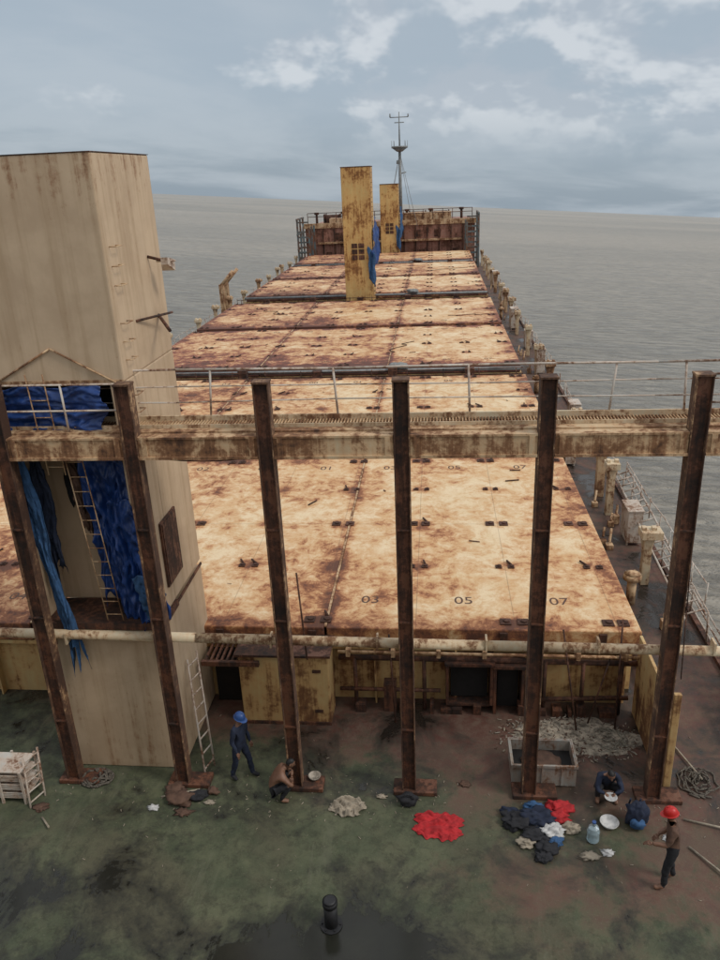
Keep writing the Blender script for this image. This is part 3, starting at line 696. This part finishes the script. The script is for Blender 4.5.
bowl('white_bowl',(3.48,12.4,DZ+.005),.19,M_whc); bowl('metal_bowl',(-2.7,13.32,DZ+.115),.14,M_rubble,.08)
bowl('food_plate',(3.55,12.72,DZ+.40),.13,M_whc,.04)
g=group('water_jug'); bm=B(); jx,jy=3.08,12.0
pr=[(.11,0),(.125,.03),(.12,.14),(.125,.24),(.1,.33),(.04,.38),(.035,.44)]
for (a,z),(b_,z2) in zip(pr,pr[1:]): cyl(bm,(jx,jy,DZ+z+.004),(jx,jy,DZ+z2+.004),a,b_,seg=18,cap=(z==0 or z2==.44))
make('jug_body',bm,M_jug,g); bm=B(); cyl(bm,(jx,jy,DZ+.444),(jx,jy,DZ+.48),.04,seg=14); make('jug_cap',bm,M_hblue,g)
# ---------------------------------------------------------------- people
def P(*a): return Vector(a)
def figure(name,loc,head,J,up,lo,foot,sleeve=1,helmet=None,hpitch=0.0,hyaw=0.0,skin=M_skin,sc=1.0,curl=.6):
    g=group(name); g.location=loc; g.rotation_euler=(0,0,head); g.scale=(sc,)*3
    names=['pelvis','spine','chest','neck','headb']; E=[('pelvis','spine'),('spine','chest'),('chest','neck'),('neck','headb')]
    for s in 'LR':
        names+=[x+s for x in ('sh','el','fa','wr','hip','mt','kn','cf','an','toe')]
        J['fa'+s]=J['el'+s].lerp(J['wr'+s],.35); J['mt'+s]=J['hip'+s].lerp(J['kn'+s],.45); J['cf'+s]=J['kn'+s].lerp(J['an'+s],.35)
        E+=[('chest','sh'+s),('sh'+s,'el'+s),('el'+s,'fa'+s),('fa'+s,'wr'+s),('pelvis','hip'+s),('hip'+s,'mt'+s),('mt'+s,'kn'+s),('kn'+s,'cf'+s),('cf'+s,'an'+s),('an'+s,'toe'+s)]
    rad={'pelvis':.14,'spine':.13,'chest':.155,'neck':.06,'headb':.055,'sh':.08,'el':.05,'fa':.048,'wr':.032,'hip':.105,'mt':.095,'kn':.070,'cf':.067,'an':.052,'toe':.042}
    me=bpy.data.meshes.new(name+'_sk'); me.from_pydata([J[k] for k in names],[(names.index(a),names.index(b)) for a,b in E],[])
    o=bpy.data.objects.new('tmp',me); scene.collection.objects.link(o)
    o.modifiers.new('s','SKIN'); o.modifiers.new('u','SUBSURF').levels=2
    for i,k in enumerate(names):
        sv=me.skin_vertices[0].data[i]; r=rad.get(k,rad.get(k[:-1],.05)); sv.radius=(r,r); sv.use_root=(i==0)
    dg=bpy.context.evaluated_depsgraph_get(); bm_=bpy.data.meshes.new_from_object(o.evaluated_get(dg)); bpy.data.objects.remove(o)
    bm_.materials.clear()
    for m in (up,lo,skin,foot): bm_.materials.append(m)
    def lab(a,b):
        k=b[:-1] if b[-1] in 'LR' else b
        if k in('neck','headb'): return 2 if k=='headb' else 0
        if k in('spine','chest','sh'): return 0
        if k=='el': return 0 if sleeve>=1 else 2
        if k in('fa','wr'): return 0 if sleeve>=2 else 2
        if k=='toe': return 3
        return 1
    segs=[(J[a],J[b],lab(a,b)) for a,b in E]
    if sleeve==0: segs=[(a,b,2 if l==0 else l) for a,b,l in segs]
    for p in bm_.polygons:
        best=9;bl=0;c=Vector(p.center)
        for a,b,l in segs:
            d=b-a; t=max(0,min(1,(c-a).dot(d)/d.length_squared)); q=(c-(a+d*t)).length
            if q<best: best=q;bl=l
        p.material_index=bl; p.use_smooth=True
    for v in bm_.vertices:
        if v.co.z<1.45: v.co+=v.normal*.014*mn.noise(v.co*13+Vector((loc[0],0,0)))
    ob=bpy.data.objects.new('body',bm_); scene.collection.objects.link(ob); ob.parent=g
    bm=B()
    for s,sg in (('L',-1),('R',1)):
        w=J['wr'+s]; d=(w-J['el'+s]).normalized(); side=d.cross(P(0,0,1))
        if side.length<.2: side=P(1,0,0)*sg
        side.normalize(); nrm=d.cross(side).normalized()
        if nrm.z>0 : nrm=-nrm
        pc=w+d*.085
        cyl(bm,w-d*.01,w+d*.03,.028,.033,seg=10)
        for q in (-.024,-.008,.008,.024): cyl(bm,w+d*.02+side*q*.8,pc+side*q*1.15,.017,.014,seg=8)
        for j,(q,L_) in enumerate(((-.03,.068),(-.01,.078),(.01,.072),(.03,.055))):
            p0=pc+side*q; d1=(d+nrm*curl*.5).normalized(); p1=p0+d1*L_*.5; d2=(d+nrm*curl*1.6).normalized(); p2=p1+d2*L_*.5
            cyl(bm,p0-d*.01,p1,.0095,.0088,seg=7); cyl(bm,p1,p2,.0088,.006,seg=7)
        t0=w+d*.03-side*.028*sg; t1_=t0+(d*.6-side*.8*sg).normalized()*.035; t2=t1_+(d+nrm*.3).normalized()*.03
        cyl(bm,t0,t1_,.013,.011,seg=7); cyl(bm,t1_,t2,.011,.007,seg=7)
    make('hands',bm,skin,g)
    H=bmesh.new(); bmesh.ops.create_uvsphere(H,u_segments=28,v_segments=20,radius=1)
    for v in H.verts:
        p=v.co; x=p.x*.078; y=p.y*.098; z=p.z*.118
        if p.z<-.1: x*=1-.32*(-p.z-.1); y=y*(1-.22*(-p.z-.1))+.012*(-p.z)
        if p.y>.55 and abs(p.z-.08)<.18 and .15<abs(p.x)<.5: y-=.006
        v.co=(x,y,z)
    for f in H.faces:
        c=f.calc_center_median(); f.smooth=True
        f.material_index=1 if (c.z>.045+.25*max(0,c.y)+(.3*c.y if c.y>.04 else 0) or (c.y<-.02 and c.z>-.03) or c.z>.085) else 0
    cyl(H,(0,.088,.025),(0,.112,-.018),.008,.016,seg=8,mi=0); cyl(H,(0,.112,-.018),(0,.092,-.028),.016,.01,seg=8,mi=0)
    for sx in(-1,1):
        lv=bmesh.ops.create_uvsphere(H,u_segments=10,v_segments=8,radius=1,matrix=Matrix.Translation((sx*.03,.084,.01))@Matrix.Diagonal((.013,.008,.007,1)))
        for f in set(f for v in lv['verts'] for f in v.link_faces): f.material_index=2
        bmesh.ops.create_uvsphere(H,u_segments=10,v_segments=8,radius=1,matrix=Matrix.Translation((sx*.078,-.005,-.005))@Matrix.Diagonal((.01,.02,.032,1)))
        cyl(H,(sx*.048,.084,.032),(sx*.014,.092,.034),.004,.005,seg=6,mi=1)
    mo=bmesh.ops.create_uvsphere(H,u_segments=12,v_segments=8,radius=1,matrix=Matrix.Translation((0,.086,-.052))@Matrix.Diagonal((.024,.008,.008,1)))
    for f in set(f for v in mo['verts'] for f in v.link_faces): f.material_index=3
    ho=make('head',H,[skin,M_hair,M_eye,M_brn],g)
    d=(J['headb']-J['neck']).normalized(); ho.location=J['headb']+d*.095+P(0,.015,0); ho.rotation_euler=(hpitch,0,hyaw)
    if helmet:
        K=B(); prof=[(.125,.0),(.122,.03),(.112,.07),(.088,.108),(.05,.132),(.001,.14)]
        rings=[[K.verts.new((a*.88*math.cos(t*math.pi/14),a*1.05*math.sin(t*math.pi/14),z+.03)) for t in range(28)] for a,z in prof]
        for A,B_ in zip(rings,rings[1:]):
            for i in range(28): K.faces.new((A[i],A[(i+1)%28],B_[(i+1)%28],B_[i])).smooth=True
        br=[K.verts.new(((.125*.88+.012)*math.cos(t*math.pi/14),(.125*1.05+.012+(.045 if 3<t<11 else 0))*math.sin(t*math.pi/14),.026)) for t in range(28)]
        for i in range(28): K.faces.new((rings[0][i],rings[0][(i+1)%28],br[(i+1)%28],br[i]))
        cyl(K,(0,-.09,.135),(0,.09,.14),.012,seg=6); cyl(K,(0,-.05,.16),(0,.05,.165),.012,seg=6)
        ko=make('helmet',K,helmet,g); ko.location=ho.location; ko.rotation_euler=ho.rotation_euler
        ko.modifiers.new('s','SOLIDIFY').thickness=.004
    return g
def stand(step=.0,armL=None,armR=None,lean=0.0):
    J=dict(pelvis=P(0,0,.93),spine=P(0,lean*.4,1.12),chest=P(0,lean*.8,1.32),neck=P(0,lean,1.47),headb=P(0,lean*1.15+.01,1.55),
      shL=P(-.18,lean*.9,1.40),shR=P(.18,lean*.9,1.40),elL=P(-.24,-.03+lean,1.12),elR=P(.24,-.03+lean,1.12),wrL=P(-.23,.08+lean,.87),wrR=P(.23,.08+lean,.87),
      hipL=P(-.10,0,.88),hipR=P(.10,0,.88),knL=P(-.13,step*.6+.03,.49),knR=P(.13,-step*.4+.03,.49),anL=P(-.15,step,.085),anR=P(.15,-step,.085),toeL=P(-.18,step+.17,.04),toeR=P(.18,-step+.17,.04))
    if armL: J['elL'],J['wrL']=armL
    if armR: J['elR'],J['wrR']=armR
    return J
def squat(armf=.45):
    return dict(pelvis=P(0,-.12,.27),spine=P(0,-.08,.44),chest=P(0,.06,.63),neck=P(0,.16,.76),headb=P(0,.22,.82),
      shL=P(-.18,.1,.70),shR=P(.18,.1,.70),elL=P(-.25,.3,.50),elR=P(.25,.3,.50),wrL=P(-.10,armf-.1,.43),wrR=P(.10,armf-.1,.43),
      hipL=P(-.11,-.1,.25),hipR=P(.11,-.1,.25),knL=P(-.22,.27,.50),knR=P(.22,.27,.50),anL=P(-.17,.04,.08),anR=P(.17,.04,.08),toeL=P(-.20,.22,.035),toeR=P(.20,.22,.035))
figure('worker_standing',(-4.36,13.42,DZ),math.radians(-115),stand(.17,lean=.05),M_navy,M_navy,M_blk,2,M_hblue,-.3)
figure('worker_in_red_helmet',(4.27,11.05,DZ),math.radians(80),stand(.10,armL=(P(-.26,.14,1.16),P(-.22,.40,1.12)),armR=(P(.25,.05,1.13),P(.12,.25,1.02)),lean=.05),M_brn,M_blk,M_skin,1,M_hred,-.25)
figure('squatting_worker',(3.55,13.15,DZ),math.radians(180),squat(),M_navy,M_blk,M_skin,2,None,-.5)
figure('squatting_worker',(-3.42,12.85,DZ),math.radians(-80),squat(.4),M_brn,M_blk,M_skin,0,None,-.4)
# ---------------------------------------------------------------- trim + heel of the ship, then sea, sky, camera
cam=bpy.data.cameras.new('camera'); co=bpy.data.objects.new('camera',cam); scene.collection.objects.link(co); scene.camera=co
cam.sensor_fit='VERTICAL'; cam.sensor_height=36; cam.sensor_width=27; cam.lens=28.95; cam.clip_start=.05; cam.clip_end=90000
look=Vector((-.0974,.9251,-.3666)).normalized(); upv=Vector((.0049,.3691,.9297)); zc=-look; xc=upv.cross(zc).normalized(); yc=zc.cross(xc)
co.matrix_world=Matrix(((xc.x,yc.x,zc.x,0),(xc.y,yc.y,zc.y,0),(xc.z,yc.z,zc.z,0),(0,0,0,1)))
bpy.context.view_layer.update()
nv=Vector((.0773,.037,.9965)).normalized(); T=nv.rotation_difference(Vector((0,0,1))).to_matrix().to_4x4()
for o in list(scene.objects):
    if o.parent is None: o.matrix_world=T@o.matrix_world
bm=B(); bmesh.ops.create_circle(bm,cap_ends=True,segments=96,radius=40000); make('sea',bm,M_sea).location=(0,0,-21)
az=math.radians(115); el=math.radians(52)
sd=Vector((math.sin(az)*math.cos(el),math.cos(az)*math.cos(el),math.sin(el)))
s=bpy.data.lights.new('sun','SUN'); s.energy=1.4; s.angle=math.radians(14); s.color=(1,.95,.89)
so=bpy.data.objects.new('sun',s); scene.collection.objects.link(so); so.rotation_euler=sd.to_track_quat('Z','Y').to_euler()
w=bpy.data.worlds.new('World'); scene.world=w; w.use_nodes=True; nt=w.node_tree; nt.nodes.clear()
out=nd(nt,'ShaderNodeOutputWorld'); bg=nd(nt,'ShaderNodeBackground'); nt.links.new(bg.outputs[0],out.inputs[0])
sky=nd(nt,'ShaderNodeTexSky',sky_type='NISHITA',sun_disc=False,sun_elevation=el,sun_rotation=az)
tc=nd(nt,'ShaderNodeTexCoord'); v=tc.outputs['Generated']; sp=nd(nt,'ShaderNodeSeparateXYZ',{0:v}); z=sp.outputs[2]
zz=mth(nt,'ADD',mth(nt,'MAXIMUM',z,0),.16)
pv=nd(nt,'ShaderNodeCombineXYZ',{0:mth(nt,'DIVIDE',sp.outputs[0],zz),1:mth(nt,'DIVIDE',sp.outputs[1],zz),2:mth(nt,'MULTIPLY',z,2.0)}).outputs[0]
c1=noi(nt,pv,.7,5,.55,.3)
va=vmap(nt,v,(1,1,1.7)); c2=noi(nt,va,4.8,5,.56,.15); c3=noi(nt,vmap(nt,v,(1,1,1.7),(0,0,-.03)),4.8,5,.56,.15)
low=mixc(nt,smo(nt,z,0,.13),(.29,.355,.42),(.40,.475,.55))
low=mixc(nt,mth(nt,'MULTIPLY',smo(nt,c1,.4,.62),.7),low,(.48,.54,.60))
xs_=smo(nt,sp.outputs[0],-.35,.15,-.05,.045)
cc=mth(nt,'ADD',c2,xs_)
puff=mth(nt,'MULTIPLY',smo(nt,cc,.48,.57),smo(nt,z,.045,.12))
lit=smo(nt,mth(nt,'SUBTRACT',c2,c3),-.04,.06)
low=mixc(nt,mth(nt,'MULTIPLY',puff,.8),low,mixc(nt,lit,(.45,.505,.57),(.70,.735,.77)))
hi=mixc(nt,smo(nt,c1,.35,.7),(.74,.79,.85),(1.08,1.07,1.05))
cl=mixc(nt,smo(nt,z,.24,.6),low,hi)
ns=nd(nt,'ShaderNodeVectorMath',{0:sky.outputs[0],3:.09},operation='SCALE').outputs[0]
col=mixc(nt,.92,ns,cl); nt.links.new(col,bg.inputs[0]); bg.inputs[1].default_value=1.0
scene.view_settings.view_transform='Standard'; scene.view_settings.look='None'; scene.view_settings.exposure=0
